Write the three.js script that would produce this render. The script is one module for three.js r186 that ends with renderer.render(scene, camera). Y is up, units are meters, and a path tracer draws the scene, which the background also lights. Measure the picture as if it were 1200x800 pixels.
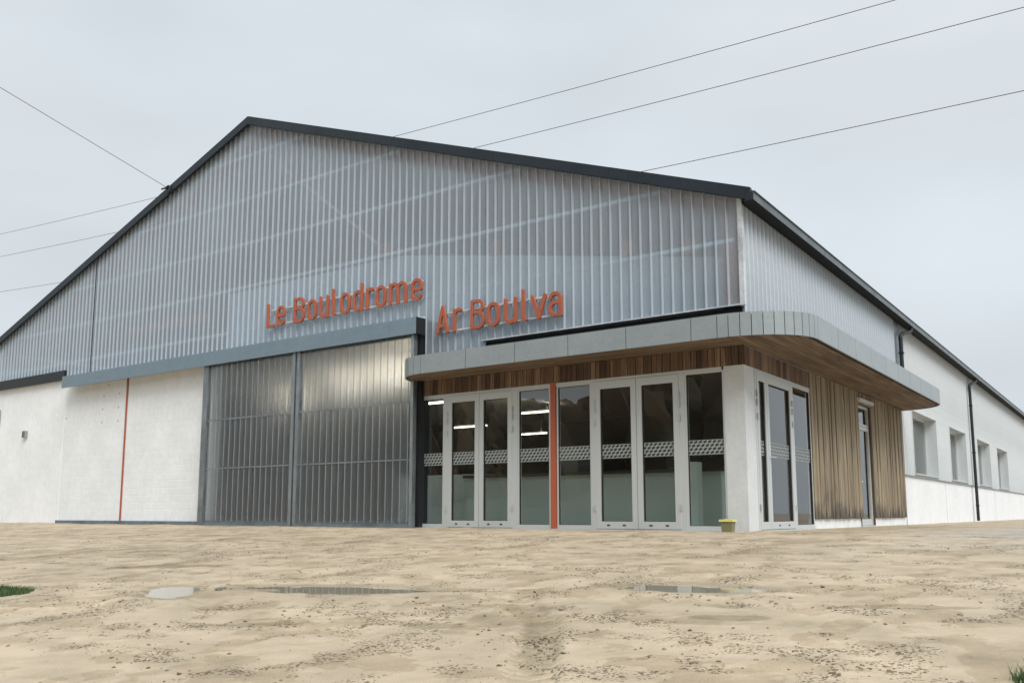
import * as THREE from 'three';
import { mergeGeometries, toCreasedNormals } from 'three/addons/utils/BufferGeometryUtils.js';
import { RectAreaLightUniformsLib } from 'three/addons/lights/RectAreaLightUniformsLib.js';

// ---------------------------------------------------------------- camera, sky, sun, exposure
const scene = new THREE.Scene();
const renderer = new THREE.WebGLRenderer({ antialias: true });
renderer.setSize(1024, 682);
renderer.toneMapping = THREE.LinearToneMapping;
renderer.toneMappingExposure = 2.2;
renderer.shadowMap.enabled = true;
RectAreaLightUniformsLib.init();

const camera = new THREE.PerspectiveCamera(2 * Math.atan(400 / 1037.74) * 180 / Math.PI, 1.5, 0.05, 2000);
camera.position.set(5.327, 0.302, 14.241);
camera.rotation.order = 'YXZ';
camera.rotation.set(0.1332, 0.6176, 0);
camera.setViewOffset(1200, 800, 0, -62.5, 1200, 800);     // a slightly shifted lens: uprights stay almost upright
camera.updateProjectionMatrix();

// value noise
function hash(i, j, s) { let h = (i * 374761393 + j * 668265263 + s * 2147483647 + 1013904223) | 0; h = Math.imul(h ^ (h >>> 13), 1274126177); h ^= h >>> 16; return ((h >>> 0) % 100003) / 100003; }
function vnoise(x, y, s = 0, px = 0, py = 0) {
  const i = Math.floor(x), j = Math.floor(y); let u = x - i, v = y - j; u = u * u * (3 - 2 * u); v = v * v * (3 - 2 * v);
  const w = (a, p) => p ? ((a % p) + p) % p : a;
  const a = hash(w(i, px), w(j, py), s), b = hash(w(i + 1, px), w(j, py), s), c = hash(w(i, px), w(j + 1, py), s), d = hash(w(i + 1, px), w(j + 1, py), s);
  return a + (b - a) * u + (c - a) * v + (a - b - c + d) * u * v;
}
function fbm(x, y, s, o = 4, px = 0, py = 0) { let t = 0, a = 0.5, n = 0; for (let k = 0; k < o; k++) { t += a * vnoise(x, y, s + k * 17, px, py); n += a; a *= 0.5; x *= 2; y *= 2; px *= 2; py *= 2; } return t / n; }
function rng(seed) { let a = seed >>> 0; return () => { a = (a + 0x6D2B79F5) | 0; let t = Math.imul(a ^ (a >>> 15), 1 | a); t = (t + Math.imul(t ^ (t >>> 7), 61 | t)) ^ t; return ((t ^ (t >>> 14)) >>> 0) / 4294967296; }; }
const sstep = (a, b, x) => { const t = Math.min(1, Math.max(0, (x - a) / (b - a))); return t * t * (3 - 2 * t); };

{ // overcast sky: even pale grey with soft, low-contrast cloud
  const W = 1024, H = 512, data = new Float32Array(W * H * 4);
  for (let j = 0; j < H; j++) for (let i = 0; i < W; i++) {
    const el = (j + 0.5) / H * 180 - 90, az = i / W;
    const e = Math.max(el, 0);
    const k = 24 / (1 + e * 0.05);
    const n = fbm(az * 10, e / 13 + 3, 5, 5, 10), m = fbm(az * 24, e / 5 + 9, 31, 4, 24);
    const b = 0.318 * (1 + 0.3 * (n - 0.5) + 0.12 * (m - 0.5)) * (1 + 0.22 * Math.sin(e * Math.PI / 180));
    const warm = 0.06 * (fbm(az * 8, e / 18, 77, 3, 8) - 0.5);
    const o = (j * W + i) * 4;
    data[o] = b * (0.92 + warm); data[o + 1] = b * 1.0; data[o + 2] = b * (1.07 - warm); data[o + 3] = 1;
  }
  const t = new THREE.DataTexture(data, W, H, THREE.RGBAFormat, THREE.FloatType);
  t.mapping = THREE.EquirectangularReflectionMapping; t.magFilter = t.minFilter = THREE.LinearFilter; t.needsUpdate = true;
  scene.background = t; scene.environment = t;
}
const sun = new THREE.DirectionalLight(0xfffdfb, 1.5);
sun.position.set(52, 74, 32); sun.target.position.set(-5, 0, 0);
sun.castShadow = true; sun.shadow.radius = 70; sun.shadow.mapSize.set(2048, 2048);
Object.assign(sun.shadow.camera, { left: -50, right: 50, top: 50, bottom: -50, near: 1, far: 250 });
scene.add(sun, sun.target);

// ---------------------------------------------------------------- helpers
const taken = {};
function numbered(n) { const k = taken[n] = (taken[n] ?? -1) + 1; return k ? `${n}_${String(k).padStart(3, '0')}` : n; }
function shade(o) { o.traverse(c => { if (c.isMesh) { c.castShadow = true; c.receiveShadow = true; } }); }
function tag(o, label, category, group, kind) { if (label) o.userData.label = label; if (category) o.userData.category = category; if (group) o.userData.group = group; if (kind) o.userData.kind = kind; return o; }
function thing(name, label, category, pos = [0, 0, 0], group) { const g = new THREE.Group(); g.name = numbered(name); g.position.set(...pos); scene.add(g); return tag(g, label, category, group); }
function mesh(name, geo, mat, parent) { const m = new THREE.Mesh(geo, mat); m.name = parent === scene ? numbered(name) : name; m.castShadow = m.receiveShadow = true; (parent || scene).add(m); return m; }
function part(name, parent) { const g = new THREE.Group(); g.name = name; parent.add(g); return g; }
function struct(name, geo, mat) { const m = mesh(name, geo, mat, scene); m.userData.kind = 'structure'; return m; }
// uv in metres, picked by the way a face points; grain = axis along which the texture's v runs
function uvm(g, grain) {
  if (g.index) g = g.toNonIndexed();
  const p = g.attributes.position, n = g.attributes.normal, uv = new Float32Array(p.count * 2);
  for (let i = 0; i < p.count; i++) {
    const P = [p.getX(i), p.getY(i), p.getZ(i)], N = [Math.abs(n.getX(i)), Math.abs(n.getY(i)), Math.abs(n.getZ(i))];
    const a = N[0] > N[1] && N[0] > N[2] ? 0 : N[1] > N[2] ? 1 : 2;
    let axes = [0, 1, 2].filter(k => k !== a);               // [u, v]
    if (a === 0) axes = [2, 1]; if (a === 1) axes = [0, 2];
    if (grain !== undefined && axes[0] === grain) axes = [axes[1], axes[0]];
    uv[2 * i] = P[axes[0]]; uv[2 * i + 1] = P[axes[1]];
  }
  g.setAttribute('uv', new THREE.BufferAttribute(uv, 2));
  return g;
}
function box(x0, x1, y0, y1, z0, z1, grain) {
  const g = new THREE.BoxGeometry(Math.abs(x1 - x0), Math.abs(y1 - y0), Math.abs(z1 - z0));
  g.translate((x0 + x1) / 2, (y0 + y1) / 2, (z0 + z1) / 2);
  return uvm(g, grain);
}
const merge = l => mergeGeometries(l.map(g => g.index ? g.toNonIndexed() : g));
function prism(pts, z0, z1) { // polygon in x,y pulled along z
  const s = new THREE.Shape(pts.map(p => new THREE.Vector2(...p)));
  const g = new THREE.ExtrudeGeometry(s, { depth: z1 - z0, bevelEnabled: false }); g.translate(0, 0, z0); return uvm(g);
}
function quads(list) { // flat faces from corner quads, own normals
  const pos = []; for (const q of list) { const [a, b, c, d] = q; pos.push(...a, ...b, ...c, ...a, ...c, ...d); }
  const g = new THREE.BufferGeometry(); g.setAttribute('position', new THREE.Float32BufferAttribute(pos, 3)); g.computeVertexNormals(); return uvm(g);
}
function tube(pts, r, seg = 40, rad = 8, curved = true) {
  const v = pts.map(p => new THREE.Vector3(...p));
  let c; if (curved) c = new THREE.CatmullRomCurve3(v); else { c = new THREE.CurvePath(); for (let i = 0; i + 1 < v.length; i++) c.add(new THREE.LineCurve3(v[i], v[i + 1])); }
  return new THREE.TubeGeometry(c, seg, r, rad, false);
}
function tex(W, H, f, srgb) { // f(u, v) -> [r, g, b] in 0..1 (sRGB values if srgb)
  const d = new Uint8Array(W * H * 4);
  for (let j = 0; j < H; j++) for (let i = 0; i < W; i++) { const c = f(i / W, j / H), o = (j * W + i) * 4; for (let k = 0; k < 3; k++) d[o + k] = Math.max(0, Math.min(255, c[k] * 255)); d[o + 3] = 255; }
  const t = new THREE.DataTexture(d, W, H); t.wrapS = t.wrapT = THREE.RepeatWrapping; t.magFilter = THREE.LinearFilter; t.minFilter = THREE.LinearMipmapLinearFilter; t.generateMipmaps = true;
  if (srgb) t.colorSpace = THREE.SRGBColorSpace; t.needsUpdate = true; return t;
}
const rep = (t, a, b) => { const c = t.clone(); c.repeat.set(a, b); c.needsUpdate = true; return c; };
const lin = (r, g, b) => new THREE.Color().setRGB(r, g, b);
const std = (r, g, b, rough, o = {}) => new THREE.MeshStandardMaterial({ color: lin(r, g, b), roughness: rough, ...o });
const phy = (r, g, b, rough, o = {}) => new THREE.MeshPhysicalMaterial({ color: lin(r, g, b), roughness: rough, ...o });

// ---------------------------------------------------------------- materials
const grainT = tex(256, 1024, (u, v) => {           // fibres along v
  const a = fbm(u * 40, v * 3, 3, 4, 40, 3), b = fbm(u * 110, v * 8, 8, 3, 110, 8), c = fbm(u * 8, v * 4, 12, 3, 8, 4);
  const k = 0.62 + 0.35 * (a - 0.5) + 0.4 * (b - 0.5) + 0.35 * (c - 0.5); return [k + 0.12, k + 0.11, k + 0.1];
}, true);
const speckT = tex(512, 512, (u, v) => { const k = 0.9 + 0.16 * (fbm(u * 8, v * 8, 2, 5, 8, 8) - 0.5) + 0.08 * (vnoise(u * 200, v * 200, 5, 200, 200) - 0.5); return [k, k, k]; }, true);
const spangT = tex(512, 512, (u, v) => { const a = fbm(u * 5, v * 5, 41, 4, 5, 5), b = vnoise(u * 60, v * 60, 6, 60, 60), c = fbm(u * 30, v * 2, 9, 3, 30, 2); const k = 0.86 + 0.25 * (a - 0.5) + 0.08 * (b - 0.5) + 0.1 * (c - 0.5); return [k, k, k]; }, true);
const dirtT = tex(512, 512, (u, v) => {            // sheets with thin rain streaks and dust
  const a = fbm(u * 60, v * 3, 51, 4, 60, 3), b = fbm(u * 6, v * 5, 52, 5, 6, 5), c = vnoise(u * 160, v * 160, 53, 160, 160);
  const k = 0.94 + 0.07 * (a - 0.5) + 0.1 * (b - 0.5) + 0.03 * (c - 0.5); return [k, k, k];
}, true);
const renderBumpT = tex(512, 512, (u, v) => {      // painted blockwork: fine grain and the faint lines of its courses (0.2 m)
  const row = (v * 10) % 1, col = ((u * 4) + (Math.floor(v * 10) % 2) * 0.5) % 1;
  const g = Math.min(1, Math.min(row, 1 - row) * 14) * (0.6 + 0.4 * Math.min(1, Math.min(col, 1 - col) * 40));
  const k = 0.35 + 0.4 * g * (0.6 + 0.4 * vnoise(u * 20, v * 20, 3, 20, 20)) + 0.25 * fbm(u * 60, v * 60, 4, 4, 60, 60); return [k, k, k];
});
const renderT = tex(1024, 1024, (u, v) => {
  const a = fbm(u * 5, v * 5, 61, 5, 5, 5), b = fbm(u * 40, v * 40, 62, 3, 40, 40), c = fbm(u * 50, v * 4, 63, 4, 50, 4);
  const k = 0.97 + 0.06 * (a - 0.5) + 0.05 * (b - 0.5) + 0.02 * (c - 0.5); return [k, k, k];
}, true);
const M = {};
M.doorRibLit = phy(0.6, 0.66, 0.7, 0.28, { transmission: 0.66, thickness: 0, ior: 1.5, side: THREE.DoubleSide });  // bright rib lines of the doors are put into this paler material
M.polyRibLit = phy(0.64, 0.72, 0.79, 0.28, { transmission: 0.46, thickness: 0, ior: 1.5, side: THREE.DoubleSide });  // ribs of the same sheet, made milkier to paint their brighter light
M.polySideLit = phy(0.76, 0.82, 0.87, 0.35, { transmission: 0.3, thickness: 0, ior: 1.5, side: THREE.DoubleSide, map: rep(dirtT, 0.25, 0.15) });  // same sheet as the gable, paler: stronger side light put into the colour
M.poly = phy(0.74, 0.835, 0.92, 0.24, { transmission: 0.66, thickness: 0, ior: 1.5, side: THREE.DoubleSide, map: rep(dirtT, 0.25, 0.15) });
M.doorPoly = phy(0.86, 0.91, 0.94, 0.26, { transmission: 0.95, thickness: 0.004, ior: 1.45, map: rep(dirtT, 0.25, 0.15) });
M.slate = std(0.018, 0.029, 0.04, 0.45, { metalness: 0.2, map: rep(spangT, 0.4, 0.4) });
M.gutter = std(0.16, 0.19, 0.2, 0.4, { metalness: 0.3, map: rep(spangT, 0.4, 0.4) });
M.black = std(0.012, 0.015, 0.018, 0.5); M.matte = std(0.01, 0.012, 0.014, 1);
M.galv = std(0.42, 0.47, 0.5, 0.42, { metalness: 0.75, map: rep(spangT, 0.5, 0.5) });
M.galvDark = std(0.3, 0.37, 0.42, 0.4, { metalness: 0.6, map: rep(spangT, 0.5, 0.5) });
M.girt = std(0.58, 0.59, 0.59, 0.5, { metalness: 0.1 });
M.flash = std(0.72, 0.76, 0.78, 0.45, { map: rep(spangT, 0.5, 0.5) });
M.fascia = std(0.33, 0.37, 0.38, 0.4, { metalness: 0.3, map: rep(renderT, 0.4, 0.4) });
M.render = std(0.89, 0.915, 0.93, 0.9, { map: rep(renderT, 0.25, 0.25), bumpMap: rep(renderBumpT, 0.5, 0.5), bumpScale: 0.006 });
M.smooth = std(0.92, 0.945, 0.96, 0.85, { map: rep(renderT, 0.2, 0.2) });
M.plinth = std(0.78, 0.8, 0.81, 0.85, { map: rep(renderT, 0.2, 0.2) });
M.whiteSheet = std(0.63, 0.665, 0.675, 0.5, { map: rep(dirtT, 0.25, 0.15) });
M.whiteIn = std(0.8, 0.84, 0.86, 0.9); M.corridor = std(0.3, 0.32, 0.33, 0.9); M.panelIn = std(0.58, 0.61, 0.63, 0.9); M.beam = std(0.25, 0.33, 0.385, 0.4, { metalness: 0.5, map: rep(renderT, 0.3, 0.3) });
M.orange = std(0.42, 0.1, 0.045, 0.55);
M.letter = std(0.5, 0.13, 0.06, 0.45, { map: rep(speckT, 1.5, 1.5) });
M.alu = std(0.56, 0.59, 0.59, 0.42, { metalness: 0.25 });
M.pillar = std(0.64, 0.665, 0.67, 0.6, { map: rep(renderT, 0.5, 0.5) });
M.glass = phy(0.86, 0.91, 0.895, 0.0, { transmission: 1, thickness: 0, ior: 2.2, side: THREE.DoubleSide });
M.hinge = std(0.5, 0.53, 0.53, 0.45, { metalness: 0.3 }); M.rubber = std(0.02, 0.02, 0.02, 0.7);
M.cream = std(0.72, 0.66, 0.56, 0.9);
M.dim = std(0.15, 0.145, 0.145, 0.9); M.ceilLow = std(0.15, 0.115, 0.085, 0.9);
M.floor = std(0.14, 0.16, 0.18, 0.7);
M.ceil = std(0.6, 0.64, 0.68, 0.9);
M.counter = std(0.66, 0.74, 0.7, 0.5);
M.counterTop = std(0.06, 0.055, 0.05, 0.4);
M.steel = std(0.3, 0.31, 0.32, 0.5, { metalness: 0.4 });
M.wire = std(0.06, 0.06, 0.065, 0.7);
const woods = (list, o = {}) => list.map(c => std(...c, 0.8, { map: rep(grainT, 1.6, 0.35), bumpMap: rep(grainT, 1.6, 0.35), bumpScale: 0.0015, ...o }));
M.boardFront = woods([[0.22, 0.14, 0.1], [0.31, 0.205, 0.14], [0.14, 0.09, 0.066], [0.38, 0.265, 0.185], [0.26, 0.175, 0.125]]);
M.soffit = woods([[0.27, 0.19, 0.125], [0.3, 0.215, 0.145], [0.235, 0.165, 0.11], [0.33, 0.235, 0.155]]);
// weathered cladding on the side: v is the height over 3.2 m; grey-black water stains eat up from the foot in streaks
const weatherT = tex(512, 1024, (u, v) => {
  const y = v * 3.2;
  const a = fbm(u * 60, v * 3, 3, 4, 60), b = fbm(u * 170, v * 8, 8, 3, 170), c = fbm(u * 6, v * 4, 12, 3, 6);
  const streak = fbm(u * 34, v * 2.2, 21, 4, 34), patch = fbm(u * 5, v * 5, 29, 4, 5);
  const stain = sstep(0.5, 0.68, 0.3 * streak + 0.5 * patch + 0.42 * Math.exp(-y / 0.5) - 0.0);
  const k = 0.68 + 0.14 * (a - 0.5) + 0.26 * (b - 0.5) + 0.14 * (c - 0.5);
  const f = 1 - 0.36 * stain; return [(k + 0.13) * f, (k + 0.12) * (f + 0.012 * stain), (k + 0.1) * (f + 0.05 * stain)];
}, true);
M.boardSide = [[0.4, 0.33, 0.235], [0.44, 0.37, 0.27], [0.34, 0.28, 0.2], [0.48, 0.41, 0.3], [0.37, 0.32, 0.24]].map(c => std(...c, 0.85, { map: rep(weatherT, 0.28, 1 / 3.2), bumpMap: rep(grainT, 1.6, 0.35), bumpScale: 0.0015 }));
{ // safety film on the panes: pale band with staggered slanting slots cut out of it
  const W = 512, H = 128, cv = document.createElement('canvas'); cv.width = W; cv.height = H; const x = cv.getContext('2d');
  x.fillStyle = '#fff'; x.fillRect(0, 0, W, H); x.strokeStyle = '#000'; x.lineWidth = 15; x.lineCap = 'round';
  for (let r = 0; r < 4; r++) for (let k = -1; k < 13; k++) { const cx = (k + (r % 2) * 0.5) * 512 / 12 + 10, cy = 17 + r * 31; x.beginPath(); x.moveTo(cx - 8, cy + 4); x.lineTo(cx + 8, cy - 4); x.stroke(); }
  const t = new THREE.CanvasTexture(cv); t.wrapS = t.wrapT = THREE.RepeatWrapping;
  M.film = new THREE.MeshStandardMaterial({ color: lin(0.28, 0.31, 0.305), roughness: 0.6, alphaMap: t, alphaTest: 0.5, side: THREE.DoubleSide });
}

// ---------------------------------------------------------------- shape of the hall
const AX = -13.21, AY = 10.69, RX = 0.29, RY = 5.77, KR = (AY - RY) / (RX - AX), KL = 0.345, LX = -26.9, ZB = -45;
const roofY = x => x > AX ? AY - (x - AX) * KR : AY - (AX - x) * KL;

// ---------------------------------------------------------------- ground
const puddles = [   // centre, half sizes, turn, level offset, depth
  { x: -1.1, z: 7.97, a: 0.98, b: 0.42, t: Math.atan2(-0.67, 1.41), d: 0.035 },
  { x: -2.75, z: 8.8, a: 0.75, b: 0.26, t: Math.atan2(1, 1.26), d: 0.035 },
  { x: 1.97, z: 6.75, a: 0.62, b: 0.42, t: Math.atan2(-0.35, 0.9), d: 0.03 },
];
const damp = [[1.35, 8.42, 0.36, 0.2, 0.6], [1.05, 9.2, 0.26, 0.15, -0.5], [-0.2, 9.75, 0.5, 0.1, -0.5], [2.1, 9.4, 0.14, 0.9, -0.55], [-8.6, 6.6, 2.6, 0.9, -0.45], [3.9, 7.2, 0.5, 0.12, -0.4], [2.9, 8.1, 0.3, 0.1, -0.3], [-5.2, 7.3, 0.9, 0.2, -0.5]];   // dark wet mud without standing water
const baseH = (x, z) => -0.62 * Math.min(1.25, Math.max(0, (z - 0.8) / 10.5));
for (const p of puddles) p.y = baseH(p.x, p.z + 0.8 * Math.hypot(p.a * Math.sin(p.t), p.b * Math.cos(p.t))) + 0.014;
const tracks = [ // centre lines of tyre ruts
  { pts: [[0.6, 7.3], [1.14, 8.23], [1.7, 8.75], [2.2, 9.6], [2.66, 10.34], [3.1, 11.3]], w: 0.15, d: 0.02 },
  { pts: [[-3.3, 8.0], [-2.6, 8.7], [-2.3, 9.4], [-2.6, 10.1], [-3.6, 10.8]], w: 0.12, d: 0.012 },
  { pts: [[-6, 10.3], [-3.5, 10.1], [-1.8, 9.6], [-0.4, 8.9], [0.8, 7.9], [2.4, 7.2]], w: 0.14, d: 0.008 },
  { pts: [[-6, 11.1], [-3.2, 10.9], [-1.2, 10.35], [0.2, 9.6], [1.3, 8.8], [3.4, 8.1]], w: 0.14, d: 0.008 },
  { pts: [[-12, 3.2], [-6, 4.6], [-1, 4.7], [3, 3.9]], w: 0.16, d: 0.007 },
  { pts: [[-12, 4.5], [-6, 6.0], [-1, 6.1], [3, 5.3]], w: 0.16, d: 0.007 },
];
function segDist(px, pz, pts) { let best = 1e9, run = 0, at = 0; for (let i = 0; i + 1 < pts.length; i++) { const [ax, az] = pts[i], [bx, bz] = pts[i + 1]; const dx = bx - ax, dz = bz - az, l2 = dx * dx + dz * dz; let t = ((px - ax) * dx + (pz - az) * dz) / l2; t = Math.max(0, Math.min(1, t)); const d = Math.hypot(px - ax - t * dx, pz - az - t * dz); if (d < best) { best = d; at = run + t * Math.sqrt(l2); } run += Math.sqrt(l2); } return [best, at]; }
function groundAt(x, z) {
  let h = baseH(x, z), wet = 0, rough = 1;
  const near = z > -1.2 && z < 13 && x > -30 && x < 12;
  const inside = x < -0.12 && z < -0.12 && x > LX;
  if (inside) return [-0.3, 0];
  const wall = z >= -0.15 && x < 0.15 ? Math.max(0, z) : x > -0.15 && z < 0.15 ? Math.max(0, x) : 9;
  if (near) {
    h += 0.025 * (fbm(x * 0.45, z * 0.6, 101, 3) - 0.5) * Math.min(1, Math.max(0, z) / 2 + 0.25);
    const clump = sstep(0.42, 0.66, fbm(x * 0.8 + 5, z * 1.1, 103, 3));
    const rid = 1 - Math.abs(2 * fbm(x * 3.1 + 0.7 * z, z * 6.2, 105, 4) - 1);
    h += (0.0025 + 0.0065 * clump) * Math.pow(rid, 4) ;
    h += (0.003 + 0.007 * clump) * (fbm(x * 9, z * 13, 107, 3) - 0.5);
    const pf = fbm(x * 1.5, z * 3.4, 109, 4), pit = sstep(0.6, 0.7, pf); h -= 0.006 * pit; wet += 0.14 * sstep(0.6, 0.66, pf);
    h += 0.005 * clump * sstep(0.5, 0.54, fbm(x * 2.1 + 9, z * 5.5, 115, 4));
    for (const t of tracks) {
      const [d, at] = segDist(x, z, t.pts); if (d > t.w * 2.2) continue;
      const inn = 1 - sstep(t.w * 0.75, t.w * 1.05, d + 0.03 * (vnoise(x * 6, z * 6, 3) - 0.5)), br = t.d > 0.01 ? 0.85 : 0.45 + 0.55 * sstep(0.3, 0.6, fbm(x * 1.3, z * 1.3, 113, 3));
      const rim = Math.exp(-Math.pow((d - t.w * 1.3) / (t.w * 0.3), 2));
      h += br * (-t.d * inn + 0.6 * t.d * rim * vnoise(x * 9, z * 9, 7) + inn * 0.3 * t.d * Math.sign(Math.sin(at * 52 + (d * 30))));
      wet += (t.d > 0.01 ? 22 * t.d : 0.16) * inn * br * (0.6 + 0.4 * Math.sign(Math.sin(at * 52 + d * 30)));
    }
    for (const p of puddles) {
      const dx = x - p.x, dz = z - p.z; if (Math.abs(dx) > 4 || Math.abs(dz) > 4) continue;
      const c = Math.cos(p.t), s = Math.sin(p.t), u = (dx * c + dz * s) / p.a, v = (-dx * s + dz * c) / p.b;
      const r0 = Math.hypot(u, v); if (r0 > 2.6) continue;
      const r = r0 + 0.8 * (fbm(x * 1.8, z * 3.2, 121, 4) - 0.5) + (p.a > 2 ? 0.8 : 0.3) * (fbm(x * 6, z * 9, 127, 3) - 0.5);
      const m = 1 - sstep(1.0, 2.5, r0), target = p.y + 0.3 * (h - baseH(x, z)) - 0.004 + (r < 1 ? -1.3 * p.d * (1 - r * r) : 0.03 * Math.min(r - 1, 0.6) + Math.max(0, 0.007 - 0.3 * (h - baseH(x, z))));
      h += (target - h) * m; wet = Math.max(wet, 0.5 * (1 - sstep(1.12, 1.45, r)));
    }
    for (const [px, pz, a, b, t] of damp) { const dx = x - px, dz = z - pz; if (Math.abs(dx) > 3.5 || Math.abs(dz) > 3.5) continue; const c = Math.cos(t), s = Math.sin(t), r0 = Math.hypot((dx * c + dz * s) / a, (-dx * s + dz * c) / b) + 1.1 * (fbm(x * 3, z * 5, 181, 4) - 0.5); wet = Math.max(wet, (a > 2 ? 0.25 : 0.6) * (1 - sstep(0.85, 1.0, r0))); }
    if (wall < 0.6) h = Math.max(h, 0) * 1 + 0.03 * Math.exp(-wall / 0.15) * vnoise(x * 1.7, z * 1.7, 131) - 0.006;
    if (wall < 0.5) h = Math.min(h, 0.035);
  } else if (z < 0 && x > 0) { h += 0.02 * (fbm(x * 1.2, z * 1.2, 133, 3) - 0.5); }
  return [h, Math.min(1, wet)];
}
{
  const axis = (segs) => { const o = []; for (const [a, b, s] of segs) { const n = Math.max(1, Math.round((b - a) / s)); for (let i = 0; i < n; i++) o.push(a + (b - a) * i / n); } o.push(segs[segs.length - 1][1]); return o; };
  const xs = axis([[-600, -100, 100], [-100, -40, 10], [-40, -28, 2], [-28, -13, 0.085], [-13, -4, 0.04], [-4, 5.6, 0.02], [5.6, 6.2, 0.05], [6.2, 12, 0.12], [12, 30, 2], [30, 100, 10], [100, 600, 100]]);
  const zs = axis([[-600, -100, 100], [-100, -46, 9], [-46, -1.2, 0.7], [-1.2, 0, 0.1], [0, 3, 0.05], [3, 11.9, 0.032], [11.9, 16, 0.2], [16, 40, 3], [40, 100, 10], [100, 600, 100]]);
  const nx = xs.length, nz = zs.length, pos = new Float32Array(nx * nz * 3), uv = new Float32Array(nx * nz * 2), col = new Float32Array(nx * nz * 3), idx = [];
  for (let j = 0; j < nz; j++) for (let i = 0; i < nx; i++) {
    const x = xs[i], z = zs[j], o = j * nx + i, [h, wet] = groundAt(x, z);
    pos.set([x, h, z], o * 3); uv.set([x, z], o * 2);
    const a = fbm(x * 0.35, z * 0.5, 141, 4), b = fbm(x * 2.2, z * 3.4, 143, 4), damp = sstep(0.5, 0.72, fbm(x * 0.7 + 3, z * 1.6, 145, 4));
    const grit = sstep(0.3, 0.75, fbm(x * 0.5, z * 0.7, 147, 3)) * sstep(1.5, 4, x) * (1 - sstep(3.5, 5, z));   // grey gravel by the side wall
    let k = 1 + 0.16 * (a - 0.5) + 0.16 * (b - 0.5) - 0.12 * damp; k *= 1 - 0.55 * Math.min(1, wet);
    col.set([(0.535 + (0.46 - 0.535) * grit) * k, (0.445 + (0.46 - 0.445) * grit) * k, (0.325 + (0.45 - 0.325) * grit) * k * (1 - 0.1 * wet)], o * 3);
  }
  for (let j = 0; j + 1 < nz; j++) for (let i = 0; i + 1 < nx; i++) { const a = j * nx + i; idx.push(a, a + nx, a + 1, a + 1, a + nx, a + nx + 1); }
  const g = new THREE.BufferGeometry(); g.setAttribute('position', new THREE.BufferAttribute(pos, 3)); g.setAttribute('uv', new THREE.BufferAttribute(uv, 2)); g.setAttribute('color', new THREE.BufferAttribute(col, 3)); g.setIndex(idx); g.computeVertexNormals();
  const crumbShade = (u, v) => sstep(0.6, 0.68, fbm(u * 230, v * 230, 161, 3, 230, 230)) * sstep(0.54, 0.64, fbm(u * 11, v * 11, 163, 4, 11, 11));  // dark flecks: mud crumbs together with painted shade of small ledges
  const mudT = tex(1536, 1536, (u, v) => { const a = fbm(u * 14, v * 14, 151, 5, 14, 14), b = hash(Math.floor(u * 1536), Math.floor(v * 1536), 5), w = sstep(0.6, 0.63, fbm(u * 10, v * 10, 171, 5, 10, 10)); const k = 0.93 + 0.2 * (a - 0.5) + 0.2 * (b - 0.5) - 0.07 * w - 0.36 * crumbShade(u, v); const c = crumbShade(u, v); return [k, k * (0.99 - 0.01 * w - 0.07 * c), k * (0.97 - 0.03 * w - 0.18 * c)]; }, true);
  const mudB = tex(1024, 1024, (u, v) => { const a = fbm(u * 50, v * 50, 155, 4, 50, 50); const k = 0.4 * a + 0.5 * crumbShade(u, v); return [k, k, k]; });
  struct('ground', g, new THREE.MeshStandardMaterial({ vertexColors: true, color: 0xffffff, roughness: 0.72, map: rep(mudT, 0.3, 0.3), bumpMap: rep(mudB, 0.3, 0.3), bumpScale: 0.016 }));
  const waterM = phy(0.3, 0.27, 0.2, 0.04, { ior: 1.33 });
  for (const p of puddles) {
    const s = new THREE.Shape(), n = 48; for (let i = 0; i < n; i++) { const a = i / n * Math.PI * 2, r = 1.4; const u = p.a * r * Math.cos(a), v = p.b * r * Math.sin(a); s[i ? 'lineTo' : 'moveTo'](u, -v); }
    const pg = new THREE.ShapeGeometry(s, 1); pg.rotateX(-Math.PI / 2); pg.rotateY(-p.t); pg.translate(p.x, p.y, p.z);
    struct('puddle', uvm(pg), waterM);
  }
  // clods and crumbs of mud, too many to count
  const R = rng(77), base = new THREE.IcosahedronGeometry(1, 1); const bp = base.attributes.position;
  for (let i = 0; i < bp.count; i++) { const x = bp.getX(i), y = bp.getY(i), z = bp.getZ(i), k = 0.7 + 0.6 * vnoise(x * 1.7 + 5, y * 1.7 + z * 2.3 + 9, 3); bp.setXYZ(i, x * k, y * k, z * k); } base.computeVertexNormals();
  const N = 4200, im = new THREE.InstancedMesh(base, std(1, 1, 1, 0.9, { map: rep(speckT, 1, 1) }), N), d = new THREE.Object3D(), c = new THREE.Color(); let n = 0;
  while (n < N) {
    const x = -12 + 18.5 * R(), z = 0.8 + 11 * Math.sqrt(R()); const dens = sstep(0.5, 0.7, fbm(x * 0.8 + 5, z * 1.1, 103, 3)) + 0.08 + (segDist(x, z, tracks[0].pts)[0] < 0.5 ? 0.5 : 0);
    if (R() > dens) continue;
    if (puddles.some(p => Math.hypot(((x - p.x) * Math.cos(p.t) + (z - p.z) * Math.sin(p.t)) / p.a, (-(x - p.x) * Math.sin(p.t) + (z - p.z) * Math.cos(p.t)) / p.b) < 1.15)) continue;
    const s = 0.0025 + 0.0095 * Math.pow(R(), 4), [h] = groundAt(x, z);
    d.position.set(x, h + s * 0.2, z); d.rotation.set((R() - 0.5) * 0.9, R() * 6, (R() - 0.5) * 0.9); d.scale.set(s * (0.8 + 1.6 * R()), s * 0.6, s * (0.8 + R())); d.updateMatrix(); im.setMatrixAt(n, d.matrix);
    const k = 0.5 + 0.6 * R(); im.setColorAt(n, c.setRGB(0.36 * k, 0.29 * k, 0.195 * k)); n++;
  }
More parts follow.
